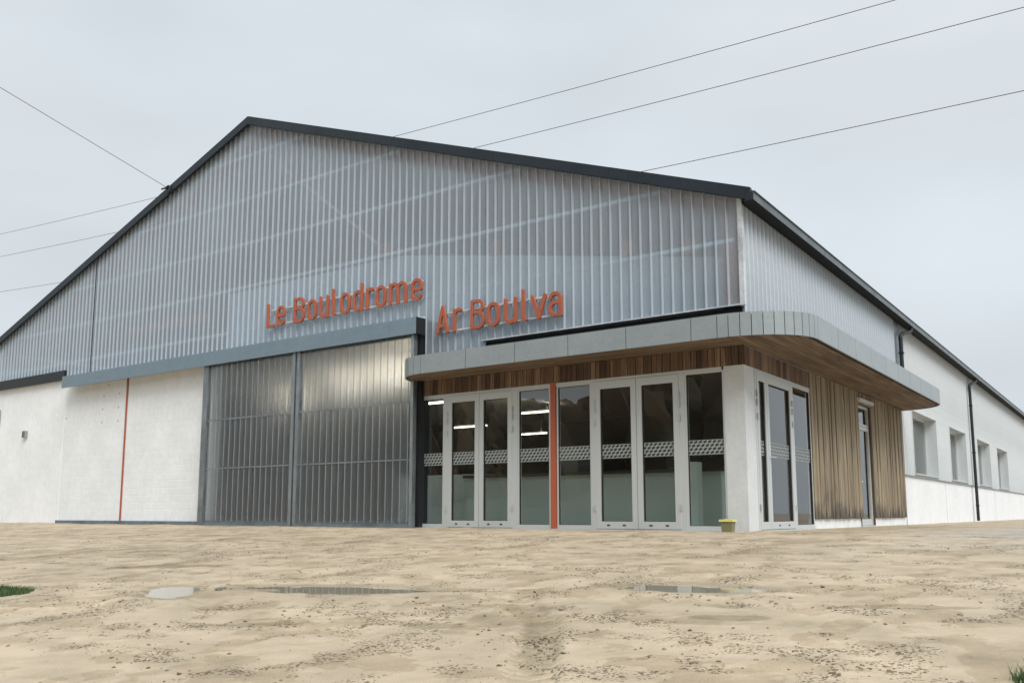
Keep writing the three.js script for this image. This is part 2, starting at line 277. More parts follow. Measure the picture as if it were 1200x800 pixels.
  im.name = 'mud_clods'; im.castShadow = im.receiveShadow = true; scene.add(im); tag(im, 'brown clods and crumbs of mud scattered over the churned ground', 'mud', null, 'stuff');
}

// ---------------------------------------------------------------- the hall
const hall = thing('sports_hall', 'large gabled hall with translucent ribbed cladding, dark roof edge and white side wall', 'building');

// ribbed sheet: axis 'x' (front, stands out along +z) or 'z' (side, stands out along +x); a..b along the axis, yb / yt functions of it
function ribbed(axis, a, b, yb, yt, off, depth = 0.042, pitch = 0.207, phase = 0, crest = 0.034, flank = 0.02, which = 'all') {
  const brk = new Set([a, b]); const n0 = Math.floor((a - phase) / pitch) - 1, n1 = Math.ceil((b - phase) / pitch) + 1;
  const half = crest / 2 + flank;
  const zAt = x => { let u = (((x - phase) % pitch) + pitch) % pitch; if (u > pitch / 2) u -= pitch; u = Math.abs(u); return u <= crest / 2 ? depth : u >= half ? 0 : depth * (half - u) / flank; };
  for (let k = n0; k <= n1; k++) for (const e of [-half, -crest / 2, crest / 2, half]) { const x = phase + k * pitch + e; if (x > a + 1e-4 && x < b - 1e-4) brk.add(x); }
  const xs = [...brk].sort((p, q) => p - q), pt = (x, y) => axis === 'x' ? [x, y, off + zAt(x)] : [off + zAt(x), y, x];
  const q = []; for (let i = 0; i + 1 < xs.length; i++) { const mid = (xs[i] + xs[i + 1]) / 2; if (which !== 'all' && (zAt(mid) > 1e-5) !== (which === 'rib')) continue; const l = xs[i] + 1e-6, r = xs[i + 1] - 1e-6, A = pt(l, yb(l)), B = pt(r, yb(r)), C = pt(r, yt(r)), D = pt(l, yt(l)); q.push(axis === 'x' ? [A, B, C, D] : [B, A, D, C]); }
  return quads(q);
}
function ribbedSolid(a, b, y0, y1, off, depth, pitch, phase, th = 0.004) { // a sheet with real thickness, as one closed shell
  const crest = 0.034, flank = 0.02, half = crest / 2 + flank, xs = [a];
  for (let k = Math.floor((a - phase) / pitch) - 1; k * pitch + phase < b + 1; k++) for (const e of [-half, -crest / 2, crest / 2, half]) { const x = phase + k * pitch + e; if (x > a + 1e-4 && x < b - 1e-4) xs.push(x); } xs.push(b);
  const zAt = x => { let u = (((x - phase) % pitch) + pitch) % pitch; if (u > pitch / 2) u -= pitch; u = Math.abs(u); return off + (u <= crest / 2 + 1e-6 ? depth : u >= half - 1e-6 ? 0 : depth * (half - u) / flank); };
  return prismXZ([...xs.map(x => [x, zAt(x)]), ...xs.slice().reverse().map(x => [x, zAt(x) - th])], y0, y1);
}
function prismXZ(pts, y0, y1) { const s = new THREE.Shape(pts.map(([x, z]) => new THREE.Vector2(x, -z))), g = new THREE.ExtrudeGeometry(s, { depth: y1 - y0, bevelEnabled: false }); g.rotateX(-Math.PI / 2); g.translate(0, y0, 0); return uvm(g); }
const ZC = 0.03;
// front gable sheets, five ribs wide
{
  const W = 1.035, top = x => roofY(x) - 0.1;
  for (let k = 0; k < 26; k++) {
    const b = 0.03 - k * W, a = Math.max(LX + 0.1, b - W);
    const cuts = [a, b]; if (a < AX && b > AX) cuts.splice(1, 0, AX); if (a < -7.03 && b > -7.03) cuts.splice(1, 0, -7.03); if (a < -5.45 && b > -5.45) cuts.splice(1, 0, -5.45);
    for (let i = 0; i + 1 < cuts.length; i++) {
      const m = (cuts[i] + cuts[i + 1]) / 2, bot = m < -7.03 ? 4.5 : m < -5.45 ? 3.5 : 3.8, o = k % 2 ? 0.0015 : 0;
      const a1 = cuts[i] + 0.002, b1 = cuts[i + 1] - 0.002, sh = mesh('cladding_sheet', ribbed('x', a1, b1, () => bot, top, ZC + o, 0.042, 0.207, 0.0, 0.016, 0.011, 'pan'), M.poly, hall);
      for (let n = Math.ceil((a1 - 0.025) / 0.207); n * 0.207 < b1 + 0.025; n++) { const l = Math.max(a1, n * 0.207 - 0.0195), e = Math.min(b1, n * 0.207 + 0.0195); if (e - l > 0.004) mesh('rib', ribbed('x', l, e, () => bot, top, ZC + o, 0.042, 0.207, 0.0, 0.016, 0.011, 'rib'), M.polyRibLit, sh); }
    }
  }
  // right side, translucent as far as the first downpipe
  for (let k = 0; k < 11; k++) { const b = 0.05 - k * W, a = k === 10 ? -11.25 : b - W; mesh('cladding_sheet', ribbed('z', a + 0.002, b - 0.002, () => 3.5, () => 5.62, ZC, 0.05, 0.207, 0, 0.026, 0.012), M.polySideLit, hall); }
}
mesh('flashing_and_shade_strip', merge([box(0.005, 0.085, 3.78, 5.7, 0.075, 0.083), box(0.077, 0.085, 3.5, 5.7, 0.0, 0.075)]), M.flash, hall);
// bottom flashings of the gable sheets
mesh('bottom_flashing', box(-5.5, 0.09, 3.795, 3.82, 0.02, 0.088), [M.flash][0], hall);
mesh('recess_shade_strip', merge([box(-5.5, 0.0, 3.49, 3.793, -0.12, -0.07), box(-0.03, 0.0, 3.49, 3.793, -11.2, -0.121)]), M.slate, hall);  // dark strips standing in for the shaded gap under the sheets
mesh('bottom_flashing', box(-21.6, -7.04, 4.47, 4.515, 0.025, 0.11), M.flash, hall);
mesh('bottom_flashing', box(LX + 0.05, -21.78, 4.44, 4.72, 0.015, 0.13), M.black, hall);
mesh('recess_shade_strip', box(-5.5, 0.0, 3.795, 3.7985, -0.069, 0.026), M.slate, hall);  // dark sheet closing the gap, continuing its painted shade
// rails behind the gable sheets
for (const y of [4.97, 6.12, 7.28, 8.5, 9.7]) {
  const xr = Math.min(-0.1, AX + (AY - 0.25 - y) / KR), xl = Math.max(LX + 0.3, AX - (AY - 0.25 - y) / KL);
  mesh('girt', box(xl, xr, y - 0.035, y + 0.035, -0.03, 0.022), M.girt, hall);
  if (y < 5.5) mesh('girt', box(-0.03, 0.022, y - 0.035, y + 0.035, -11.2, -0.1), M.girt, hall);
}
mesh('sheet_joint', box(-20.52, -20.47, 4.5, roofY(-20.5) - 0.15, 0.02, 0.05), M.slate, hall);
// roof
{
  const th = 0.09, pts = [[LX, roofY(LX)], [AX, AY], [RX, RY], [RX, RY - th], [AX, AY - th], [LX, roofY(LX) - th]];
  const roof = mesh('roof', prism(pts.map(([x, y]) => [x, y - 0.02]), ZB, 0.12), M.slate, hall);
  mesh('roof_lining', prism([[LX + 0.05, roofY(LX) - 0.125], [AX, AY - 0.125], [0.0, roofY(0) - 0.125], [0.0, roofY(0) - 0.15], [AX, AY - 0.15], [LX + 0.05, roofY(LX) - 0.15]], ZB + 0.1, -0.05), M.ceil, hall);
  const rake = (x0, x1, n) => { const l = []; for (let i = 0; i < n; i++) { const a = x0 + (x1 - x0) * i / n, b = x0 + (x1 - x0) * (i + 1) / n; mesh('rake_trim', prism([[a + 0.002, roofY(a) - 0.215], [b - 0.002, roofY(b) - 0.215], [b - 0.002, roofY(b)], [a + 0.002, roofY(a)]], 0.125, 0.2), M.slate, roof); } };
  rake(AX, RX, 5); rake(LX, AX, 5);
  mesh('ridge_cap', prism([[AX - 0.2, roofY(AX - 0.2) - 0.018], [AX, AY + 0.0], [AX + 0.2, roofY(AX + 0.2) - 0.018], [AX + 0.2, roofY(AX + 0.2) + 0.012], [AX, AY + 0.03], [AX - 0.2, roofY(AX - 0.2) + 0.012]], ZB, 0.11), M.slate, roof);
  // eaves soffit and gutter on the right
  mesh('eaves_soffit', box(0.08, 0.34, 5.56, 5.6, ZB, 0.06), M.matte, hall);
  for (let k = 0; k < 11; k++) {
    const z1 = 0.22 - k * 4.1, z0 = z1 - 4.08;
    mesh('gutter', merge([box(0.345, 0.353, 5.535, 5.675, z0, z1), box(0.345, 0.375, 5.675, 5.69, z0, z1)]), M.gutter, hall); mesh('gutter_base', box(0.18, 0.344, 5.53, 5.543, z0, z1), M.matte, hall);  // black base paints the shade beneath the grey gutter
  }
  mesh('gutter_end', box(0.2, 0.343, 5.545, 5.68, 0.205, 0.215), M.slate, hall);
}
// downpipes with their swan necks
for (const z of [-11.65, -23.5]) {
  const y0 = z > -20 ? 3.42 : 0.03;
  const d = mesh('downpipe', merge([tube([[0.28, 5.54, z - 0.8], [0.28, 5.47, z - 0.8], [0.27, 5.42, z - 0.75], [0.18, 5.24, z - 0.1], [0.15, 5.16, z], [0.15, 5.05, z], [0.15, y0, z]], 0.055, 120, 12)]), M.black, hall);
  for (const y of z > -20 ? [4.7] : [4.4, 2.6, 0.6]) mesh('bracket', box(0.09, 0.215, y - 0.02, y + 0.02, z - 0.07, z + 0.07), M.black, d);
}
// white ribbed cladding of the long side, with four deep window openings
{
  const wins = [[-16.66, -13.1], [-22.42, -19.1], [-28.7, -25.25], [-34.68, -31.05]], y0 = 1.36, wb = 1.44, wt = 3.25, T = 5.6, ph = 0.05;
  const sheet = (a, b, lo, hi) => mesh('side_cladding_sheet', ribbed('z', a, b, () => lo, () => hi, 0.02, 0.03, 0.2, ph, 0.03, 0.014), M.whiteSheet, hall);
  mesh('flashing_and_shade_strip', box(0.015, 0.06, 3.3, 5.6, -11.9, -11.26), M.galv, hall); mesh('flashing_and_shade_strip', box(0.015, 0.05, 1.36, 3.299, -11.9, -11.74), M.whiteSheet, hall);  // grey upper strip paints the shade by the downpipe; white flashing below
  let cur = -11.9;
  for (const [a, b] of wins) {
    for (let z = cur; z - b > 1e-6;) { const n = Math.max(b, z - 1.2); sheet(n, z - 0.006, y0, T); z = n; }
    for (let z = b; z - a > 1e-6;) { const n = Math.max(a, z - 1.2); sheet(n, z - 0.006, wt, T); z = n; }
    sheet(a, b, y0, wb); cur = a;
    const w = part('side_window', hall);
    mesh('reveal', merge([box(-0.3, 0.055, wt, wt + 0.03, a - 0.03, b + 0.03), box(-0.3, 0.055, wb, wt - 0.001, a - 0.03, a), box(-0.3, 0.055, wb, wt - 0.001, b, b + 0.03)]), M.whiteSheet, w);
    mesh('sill', box(-0.3, 0.075, wb - 0.03, wb - 0.001, a - 0.03, b + 0.03), M.alu, w);
    const f = 0.06; mesh('frame', merge([box(-0.33, -0.27, wb, wb + f, a, b), box(-0.33, -0.27, wt - f, wt, a, b), box(-0.33, -0.27, wb + f, wt - f, a, a + f), box(-0.33, -0.27, wb + f, wt - f, b - f, b)]), M.alu, w);
    mesh('pane', quads([[[-0.3, wb + f, b - f], [-0.3, wb + f, a + f], [-0.3, wt - f, a + f], [-0.3, wt - f, b - f]]]), M.glass, w);
    // lining behind the sheets, with the opening left free
  }
  for (let z = cur; z > ZB + 1e-6;) { const n = Math.max(ZB, z - 1.2); sheet(n, z - 0.006, y0, T); z = n; }
  // inner skin of the long wall
  const skin = []; let s = -11.3;
  for (const [a, b] of wins) { skin.push(box(-0.12, -0.02, 1.3, 5.5, b + 0.04, s), box(-0.12, -0.02, wt + 0.04, 5.5, a - 0.04, b + 0.04), box(-0.12, -0.02, 1.3, wb - 0.04, a - 0.04, b + 0.04)); s = a - 0.04; } skin.push(box(-0.12, -0.02, 1.3, 5.5, ZB + 0.1, s));
  mesh('inner_wall', merge(skin), M.whiteIn, hall);
  mesh('drip_edge', box(0.0, 0.055, 1.345, 1.359, ZB, -11.9), M.galv, hall);
  const js = [-11.92, -17.98, -23.35, -29.63, -35.86, -42, ZB];
  for (let i = 0; i + 1 < js.length; i++) mesh('plinth_panel', box(-0.14, 0.0, -0.25, 1.344, js[i + 1] + 0.025, js[i] - 0.025), M.plinth, hall);
  mesh('plinth_joint', box(-0.13, -0.04, -0.25, 1.33, ZB, -11.93), M.black, hall);
}
// far and left outer walls
mesh('far_wall', prism([[LX + 0.1, -0.2], [-0.13, -0.2], [-0.13, roofY(-0.13) - 0.16], [AX, AY - 0.16], [LX + 0.1, roofY(LX) - 0.16]], ZB, ZB + 0.2), M.whiteIn, hall);
mesh('left_wall', box(LX + 0.1, LX + 0.3, -0.25, roofY(LX) - 0.2, ZB + 0.21, -0.2), M.whiteIn, hall);
mesh('hall_floor', box(LX + 0.31, -0.15, -0.06, 0.02, ZB + 0.21, -0.35), M.floor, hall);
// front wall: smooth bay, block bay with the steel column showing
mesh('rendered_wall', box(LX + 0.1, -21.9, -0.3, 4.44, -0.2, -0.014), M.smooth, hall);
mesh('block_wall', box(-21.899, -14.35, -0.25, 4.46, -0.2, -0.02), M.render, hall);
mesh('steel_column', box(-18.505, -18.425, 0.1, 4.3, -0.01, 0.0), M.orange, hall);
{ const h = new THREE.CylinderGeometry(0.022, 0.022, 0.01, 10); h.rotateX(Math.PI / 2);
  for (const [x, y] of [[-19.47, 4.08], [-18.88, 3.78], [-19.7, 3.77], [-18.89, 3.37], [-19.73, 3.37], [-18.88, 2.97], [-19.73, 2.98], [-21.76, 3.22]]) { const m = mesh('anchor_plug', h, M.steel, hall); m.position.set(x, y, -0.016); } }
mesh('floor_guide', box(-21.88, -14.5, -0.05, 0.1, -0.018, 0.06), M.galvDark, hall);
// sliding doors under their track
mesh('door_track_cover', merge([box(-21.45, -7.04, 4.1, 4.46, 0.34, 0.36), box(-21.45, -7.04, 4.445, 4.46, 0.05, 0.34)]), M.beam, hall);
mesh('track_end', box(-7.04, -7.03, 4.1, 4.46, 0.06, 0.36), M.black, hall);
mesh('door_track', box(-21.4, -7.06, 4.17, 4.25, 0.18, 0.3), M.black, hall);
mesh('end_post', box(-7.21, -7.1, -0.1, 4.44, -0.15, 0.12), M.black, hall);
for (const [a, b, wl, wr] of [[-14.47, -10.92, 0.2, 0.1], [-10.86, -7.16, 0.1, 0.08]]) {
  const d = part('sliding_door', hall), y0 = 0.03, y1 = 4.16;
  mesh('cladding_sheet', ribbedSolid(a + wl * 0.9, b - wr * 0.9, y0 + 0.05, y1 - 0.03, 0.238, 0.036, 0.207, -0.06), M.doorPoly, d);
  for (let n = Math.ceil((a + wl + 0.06) / 0.207); n * 0.207 - 0.06 < b - wr - 0.02; n++) mesh('rib', box(n * 0.207 - 0.068, n * 0.207 - 0.052, y0 + 0.052, y1 - 0.032, 0.2745, 0.278), M.doorRibLit, d);  // pale strips painting the bright line along each rib crest
  mesh('stile', box(a, a + wl, y0, y1, 0.17, 0.283), M.galv, d); mesh('stile', box(b - wr, b, y0, y1, 0.17, 0.283), M.galv, d);
  for (const [y, h] of [[4.1, 0.04], [0.08, 0.05]]) mesh('rail', box(a + wl, b - wr, y - h, y + h, 0.17, 0.228), M.galv, d);
  for (const y of [1.43, 2.67]) mesh('rail', box(a + wl, b - wr, y - 0.014, y + 0.014, 0.239, 0.262), M.galv, d);
  mesh('bottom_channel', box(a + wl, b - wr, y0 - 0.01, y0 + 0.045, 0.229, 0.283), M.galvDark, d);
}
mesh('door_sill', box(-14.4, -7.05, -0.2, 0.015, 0.0, 0.32), M.steel, hall);

// ---------------------------------------------------------------- canopy
const canopy = part('canopy', hall);
{
  const CB = 3.1, CT = 3.48, FZ = 0.93, FX = 1.22;
  // outline, walked from the left round end to the far end
  const left = [], right = [], far = [];
  for (let i = 0; i <= 7; i++) { const a = Math.PI - i / 7 * Math.PI / 2; left.push([-6.4 + 0.93 * Math.cos(a), 0.02 + (FZ - 0.02) * Math.sin(a)]); }
  for (let i = 0; i <= 11; i++) { const a = Math.PI / 2 - i / 11 * Math.PI / 2; right.push([-0.08 + 1.3 * Math.cos(a), -0.12 + 1.05 * Math.sin(a)]); }
  for (let i = 0; i <= 6; i++) { const a = -i / 6 * Math.PI / 2; far.push([0.05 + 1.17 * Math.cos(a), -10.55 + 1.2 * Math.sin(a)]); }
  const front = [-5.24, -4.07, -2.9, -1.73, -0.53].map(x => [x, FZ]), side = [-1.28, -2.43, -3.58, -4.74, -5.9, -7.04, -8.2, -9.35].map(z => [FX, z]);
  const path = [...left, ...front, ...right, ...side, ...far];
  for (let i = 0; i + 1 < path.length; i++) {
    const [ax, az] = path[i], [bx, bz] = path[i + 1], L = Math.hypot(bx - ax, bz - az), ux = (bx - ax) / L, uz = (bz - az) / L, nx = uz, nz = -ux, g = 0.006;  // outward: to the left of travel is (uz,-ux)
    const ox = -nx, oz = -nz, o1 = 0.0, o2 = -0.03;
    const P = (s, o, y) => [ax + ux * s + ox * o, y, az + uz * s + oz * o];
    const sa = g, sb = L - g, pan = quads([
      [P(sa, o1, CB), P(sb, o1, CB), P(sb, o1, CT), P(sa, o1, CT)], [P(sb, o2, CB), P(sa, o2, CB), P(sa, o2, CT), P(sb, o2, CT)],
      [P(sa, o1, CT), P(sb, o1, CT), P(sb, o2, CT), P(sa, o2, CT)], [P(sa, o2, CB), P(sb, o2, CB), P(sb, o1, CB), P(sa, o1, CB)],
      [P(sa, o2, CB), P(sa, o1, CB), P(sa, o1, CT), P(sa, o2, CT)], [P(sb, o1, CB), P(sb, o2, CB), P(sb, o2, CT), P(sb, o1, CT)]]);
    mesh('fascia_panel', pan, M.fascia, canopy);
  }
  // backing core and roof of the canopy
  const inset = path.map(([x, z], i) => { const a = path[Math.max(0, i - 1)], b = path[Math.min(path.length - 1, i + 1)], L = Math.hypot(b[0] - a[0], b[1] - a[1]); return [x - (-(b[1] - a[1]) / L) * 0.035, z - ((b[0] - a[0]) / L) * 0.035]; });
  const shp = (pts) => new THREE.Shape(pts.map(([x, z]) => new THREE.Vector2(x, -z)));
  const outline = [...inset, [0.03, -11.7], [0.03, 0.02], [-7.2, 0.02]];
  const core = new THREE.ExtrudeGeometry(shp(outline), { depth: CT - CB - 0.07, bevelEnabled: false }); core.rotateX(-Math.PI / 2); core.translate(0, CB + 0.04, 0);
  mesh('canopy_core', uvm(core), M.slate, canopy);
  // soffit boards, mitred at the corner: strips parallel to the fascia
  const R = rng(5), n = 8, y = CB + 0.012;
  const inside = (x, z) => { let c = false; for (let i = 0, j = outline.length - 1; i < outline.length; j = i++) { const [xi, zi] = outline[i], [xj, zj] = outline[j]; if ((zi > z) !== (zj > z) && x < (xj - xi) * (z - zi) / (zj - zi) + xi) c = !c; } return c; };
  const strip = (along, c0, c1, from, to) => { // board clipped to the outline along its length
    const mid = (c0 + c1) / 2; let s = null, e = null; const st = 0.02, N = Math.round(Math.abs(to - from) / st);
    for (let i = 0; i <= N; i++) { const t = from + (to - from) * i / N; const ok = [c0, mid, c1].every(c => along === 'x' ? inside(t, c) : inside(c, t)); if (ok) { if (s === null) s = t; e = t; } }
    if (s === null || Math.abs(e - s) < 0.05) return;
    let pos = s; const dir = Math.sign(to - from);
    while ((e - pos) * dir > 0.05) { let len = 2.2 + 1.6 * R(); if (Math.abs(e - pos) - len < 0.5) len = Math.abs(e - pos); const q = pos + dir * len; const lo = Math.min(pos, q) + 0.002, hi = Math.max(pos, q) - 0.002, k = Math.floor(R() * 4);
      mesh('soffit_board', along === 'x' ? box(lo, hi, y, y + 0.02, c0 + 0.003, c1 - 0.003, 0) : box(c0 + 0.003, c1 - 0.003, y, y + 0.02, lo, hi, 2), M.soffit[k], canopy); pos = q; }
  };
  const wF = FZ / n; for (let k = 0; k < n; k++) strip('x', 0.03 + k * wF * 0.97, 0.03 + (k + 1) * wF * 0.97, -7.4, 0.03);
  const m = 10, wS = FX / m; for (let k = 0; k < m; k++) strip('z', 0.035 + k * wS * 0.97, 0.035 + (k + 1) * wS * 0.97, 1.0, -11.8);
}

// ---------------------------------------------------------------- timber boards
{
  const R = rng(9);
  for (let x = -7.17; x < -0.01;) { const w = 0.07 + 0.1 * R(), e = Math.min(x + w, 0.0), dp = R() < 0.35 ? 0.005 : 0.018; mesh('timber_board', box(x + 0.006, e - 0.006, 2.79, 3.112, -0.02, 0.002 + dp, 1), M.boardFront[Math.floor(R() * 5)], hall); x = e; }
  for (let z = -0.02; z > -3.5;) { const w = 0.14 + 0.08 * R(), e = Math.max(z - w, -3.5); mesh('timber_board', box(-0.02, 0.012 + 0.006 * R(), 2.79, 3.112, e + 0.003, z - 0.003, 1), M.boardFront[Math.floor(R() * 5)], hall); z = e; }
  for (const [z1, z0, yb] of [[-3.58, -7.14, 0.21], [-7.14, -8.42, 2.88], [-8.42, -11.72, 0.21]])
    for (let z = z1; z > z0 + 1e-6;) { let w = 0.055 + 0.09 * R(); if (z - w - z0 < 0.05) w = z - z0; const e = z - w, dp = R() < 0.4 ? 0.0 : 0.022; mesh('timber_board', box(-0.03, 0.02 + dp, yb - 0.012 * R(), 3.112, e + 0.003, z - 0.003, 1), M.boardSide[Math.floor(R() * 5)], hall); z = e; }
  mesh('board_backing', merge([box(-7.2, -0.01, 2.78, 3.13, -0.1, -0.021), box(-0.1, -0.021, 2.78, 3.13, -3.57, -0.11), box(-0.12, -0.031, 0.2, 3.13, -7.13, -3.575), box(-0.12, -0.031, 0.2, 3.13, -11.7, -8.43), box(-0.12, -0.031, 2.86, 3.13, -8.429, -7.131)]), M.black, hall);
  // low white plinth under the boards
  for (const [a, b] of [[-6.0, -3.6], [-7.15, -6.03], [-11.9, -8.42]]) mesh('plinth_panel', box(-0.14, -0.02, -0.25, 0.195, a, b), M.plinth, hall);
}

// ---------------------------------------------------------------- glazing of the front and the corner
// axis 'x': face looks to +z at z = 0; axis 'z': face looks to +x at x = 0 (a < b along the axis)
const gb = (ax, a, b, y0, y1, d0, d1) => ax === 'x' ? box(a, b, y0, y1, d0, d1) : box(d0, d1, y0, y1, a, b);
const gq = (ax, a, b, y0, y1, d) => ax === 'x' ? quads([[[a, y0, d], [b, y0, d], [b, y1, d], [a, y1, d]]]) : quads([[[d, y0, b], [d, y0, a], [d, y1, a], [d, y1, b]]]);
function film(ax, a, b, parent, y0 = 1.3, y1 = 1.555) {
  const g = gq(ax, a, b, y0, y1, -0.027), uv = g.attributes.uv, p = g.attributes.position; for (let i = 0; i < uv.count; i++) uv.setXY(i, (ax === 'x' ? p.getX(i) : p.getZ(i)) / 1.02, (p.getY(i) - y0) / (y1 - y0)); mesh('safety_film', g, M.film, parent);
}
function fixedPane(ax, a, b, y0, y1, f = 0.035, bot = 0.07) {
  const w = part('fixed_window', hall);
  mesh('frame', merge([gb(ax, a, b, y0, y0 + bot, -0.08, 0.0), gb(ax, a, b, y1 - f, y1, -0.08, 0.0), gb(ax, a, a + f, y0 + bot, y1 - f, -0.08, 0.0), gb(ax, b - f, b, y0 + bot, y1 - f, -0.08, 0.0)]), M.alu, w);
  mesh('gasket', merge([gb(ax, a + f, b - f, y0 + bot, y0 + bot + 0.008, -0.05, -0.01), gb(ax, a + f, b - f, y1 - f - 0.008, y1 - f, -0.05, -0.01), gb(ax, a + f, a + f + 0.008, y0 + bot + 0.008, y1 - f - 0.008, -0.05, -0.01), gb(ax, b - f - 0.008, b - f, y0 + bot + 0.008, y1 - f - 0.008, -0.05, -0.01)]), M.rubber, w);
  mesh('pane', gq(ax, a + f, b - f, y0 + bot, y1 - f, -0.03), M.glass, w);
  film(ax, a + f + 0.008, b - f - 0.008, w);
}
function doorLeaf(ax, a, b, y0, y1, hingeAt, o = {}) {
  const d = part('glazed_door', hall), s = o.s ?? 0.105, t = 0.14, bt = 0.13, F = 0.018;
  mesh('frame', merge([gb(ax, a, b, y0, y0 + bt, -0.06, F), gb(ax, a, b, y1 - t, y1, -0.06, F), gb(ax, a, a + s, y0 + bt, y1 - t, -0.06, F), gb(ax, b - s, b, y0 + bt, y1 - t, -0.06, F)]), M.alu, d);
  mesh('gasket', merge([gb(ax, a + s, b - s, y0 + bt, y0 + bt + 0.01, -0.05, 0), gb(ax, a + s, b - s, y1 - t - 0.01, y1 - t, -0.05, 0), gb(ax, a + s, a + s + 0.012, y0 + bt + 0.01, y1 - t - 0.01, -0.05, 0), gb(ax, b - s - 0.012, b - s, y0 + bt + 0.01, y1 - t - 0.01, -0.05, 0)]), M.rubber, d);
  mesh('pane', gq(ax, a + s, b - s, y0 + bt, y1 - t, -0.03), M.glass, d);
  film(ax, a + s + 0.012, b - s - 0.012, d);
  if (!o.narrow) for (const k of [0.3, 0.68]) { const c = a + (b - a) * k; mesh('drain_cap', gb(ax, c - 0.03, c + 0.03, y0 + 0.05, y0 + 0.075, F, F + 0.006), M.rubber, d); }
  if (hingeAt !== undefined) for (const y of [0.35, 1.9, 2.15, 2.3]) mesh('hinge', gb(ax, hingeAt - 0.014, hingeAt + 0.014, y, y + 0.11, F, F + 0.02), M.hinge, d);
}
const mullion = (ax, a, b, y0 = 0.0, y1 = 2.79) => mesh('mullion', gb(ax, a, b, y0, y1, -0.1, 0.008), M.alu, hall);
mesh('head_rail', gb('x', -7.2, -0.4, 2.735, 2.788, -0.1, 0.004), M.alu, hall);
mesh('threshold', gb('x', -7.2, -0.4, -0.15, 0.02, -0.12, 0.03), M.alu, hall);
mullion('x', -7.2, -7.14, 0.021, 2.734);
fixedPane('x', -7.14, -6.53, 0.021, 2.734); mullion('x', -6.53, -6.42, 0.021, 2.734);
doorLeaf('x', -6.42, -5.605, 0.03, 2.73, -6.43); doorLeaf('x', -5.595, -4.78, 0.03, 2.73, -4.77);
mullion('x', -4.78, -4.65, 0.021, 2.734); fixedPane('x', -4.65, -3.88, 0.021, 2.734);
mesh('steel_post', box(-3.868, -3.752, -0.1, 2.8, -0.09, 0.025), M.orange, hall);
fixedPane('x', -3.74, -2.97, 0.021, 2.734); mullion('x', -2.97, -2.88, 0.021, 2.734);
doorLeaf('x', -2.88, -2.035, 0.03, 2.73, -2.89); doorLeaf('x', -2.025, -1.2, 0.03, 2.73, -1.19);
mullion('x', -1.2, -1.09, 0.021, 2.734); fixedPane('x', -1.09, -0.36, 0.021, 2.734);
mesh('corner_pillar', merge([box(-0.36, 0.0, -0.2, 2.788, -0.45, 0.012)]), M.pillar, hall);
// corner side
mesh('head_rail', gb('z', -3.56, -0.46, 2.735, 2.788, -0.1, 0.004), M.alu, hall);
mesh('threshold', gb('z', -3.56, -0.46, -0.15, 0.02, -0.12, 0.03), M.alu, hall);
mullion('z', -0.53, -0.451, 0.021, 2.734);
doorLeaf('z', -1.0, -0.53, 0.03, 2.73, -0.52, { s: 0.085, narrow: true }); doorLeaf('z', -2.36, -1.01, 0.03, 2.73, -2.37);
mullion('z', -2.48, -2.36, 0.021, 2.734); fixedPane('z', -3.56, -2.48, 0.021, 2.734);
{ const h = mesh('door_handle', merge([tube([[0.018, 1.28, -1.07], [0.075, 1.28, -1.07], [0.08, 1.28, -1.09], [0.08, 1.28, -1.2]], 0.011, 20, 8)]), M.alu, hall); }
// side entrance between the boards, set back
{
  const d = part('side_door', hall), X = -0.05, a = -8.4, b = -7.16;
  mesh('jamb', merge([box(-0.2, -0.001, -0.05, 2.858, b, b + 0.018), box(-0.2, -0.001, -0.05, 2.858, a - 0.018, a)]), M.boardFront[2], d);
  const fr = (y0, y1, s, bt) => merge([box(X - 0.06, X, y0, y0 + bt, a, b), box(X - 0.06, X, y1 - s, y1, a, b), box(X - 0.06, X, y0 + bt, y1 - s, a, a + s), box(X - 0.06, X, y0 + bt, y1 - s, b - s, b)]);
  mesh('frame', fr(0.03, 2.36, 0.09, 0.14), M.alu, d); mesh('pane', quads([[[X - 0.03, 0.17, b - 0.09], [X - 0.03, 0.17, a + 0.09], [X - 0.03, 2.27, a + 0.09], [X - 0.03, 2.27, b - 0.09]]]), M.glass, d);
  mesh('transom_frame', fr(2.37, 2.855, 0.05, 0.05), M.alu, d); mesh('pane', quads([[[X - 0.03, 2.42, b - 0.05], [X - 0.03, 2.42, a + 0.05], [X - 0.03, 2.8, a + 0.05], [X - 0.03, 2.8, b - 0.05]]]), M.glass, d);
  mesh('door_handle', box(X, X + 0.06, 1.02, 1.05, b - 0.2, b - 0.06), M.alu, d);
  mesh('threshold', box(-0.25, 0.0, -0.15, 0.025, a - 0.01, b + 0.01), M.alu, d);
}

// ---------------------------------------------------------------- inside: club room box, portal frames
mesh('room_partition', prism([[-14.6, 4.47], [-7.0, 4.47], [-7.0, 3.2], [-0.45, 3.2], [-0.45, 4.85], [-3.28, 5.35], [-5.14, 5.69], [-8.27, 6.22], [-14.6, 6.22]], -0.62, -0.5), M.panelIn, hall);
mesh('room_partition', box(-0.36, -0.28, 3.2, 5.35, -11.2, -0.63), M.whiteIn, hall);
mesh('door_cheek', box(-7.2, -7.06, 3.2, 4.46, -0.62, -0.16), M.black, hall);
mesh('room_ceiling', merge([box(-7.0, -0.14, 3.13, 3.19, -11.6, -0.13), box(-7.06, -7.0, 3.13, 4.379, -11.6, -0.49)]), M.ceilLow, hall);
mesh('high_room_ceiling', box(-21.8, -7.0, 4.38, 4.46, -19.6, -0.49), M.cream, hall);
mesh('room_wall', merge([box(-7.0, -0.15, 0.021, 3.12, -11.8, -11.61), box(-21.8, -21.7, 0.021, 4.37, -19.6, -0.21), box(-21.8, -6.9, 0.021, 4.37, -19.8, -19.61), box(-7.0, -6.9, 0.021, 4.37, -19.6, -11.81)]), M.dim, hall);
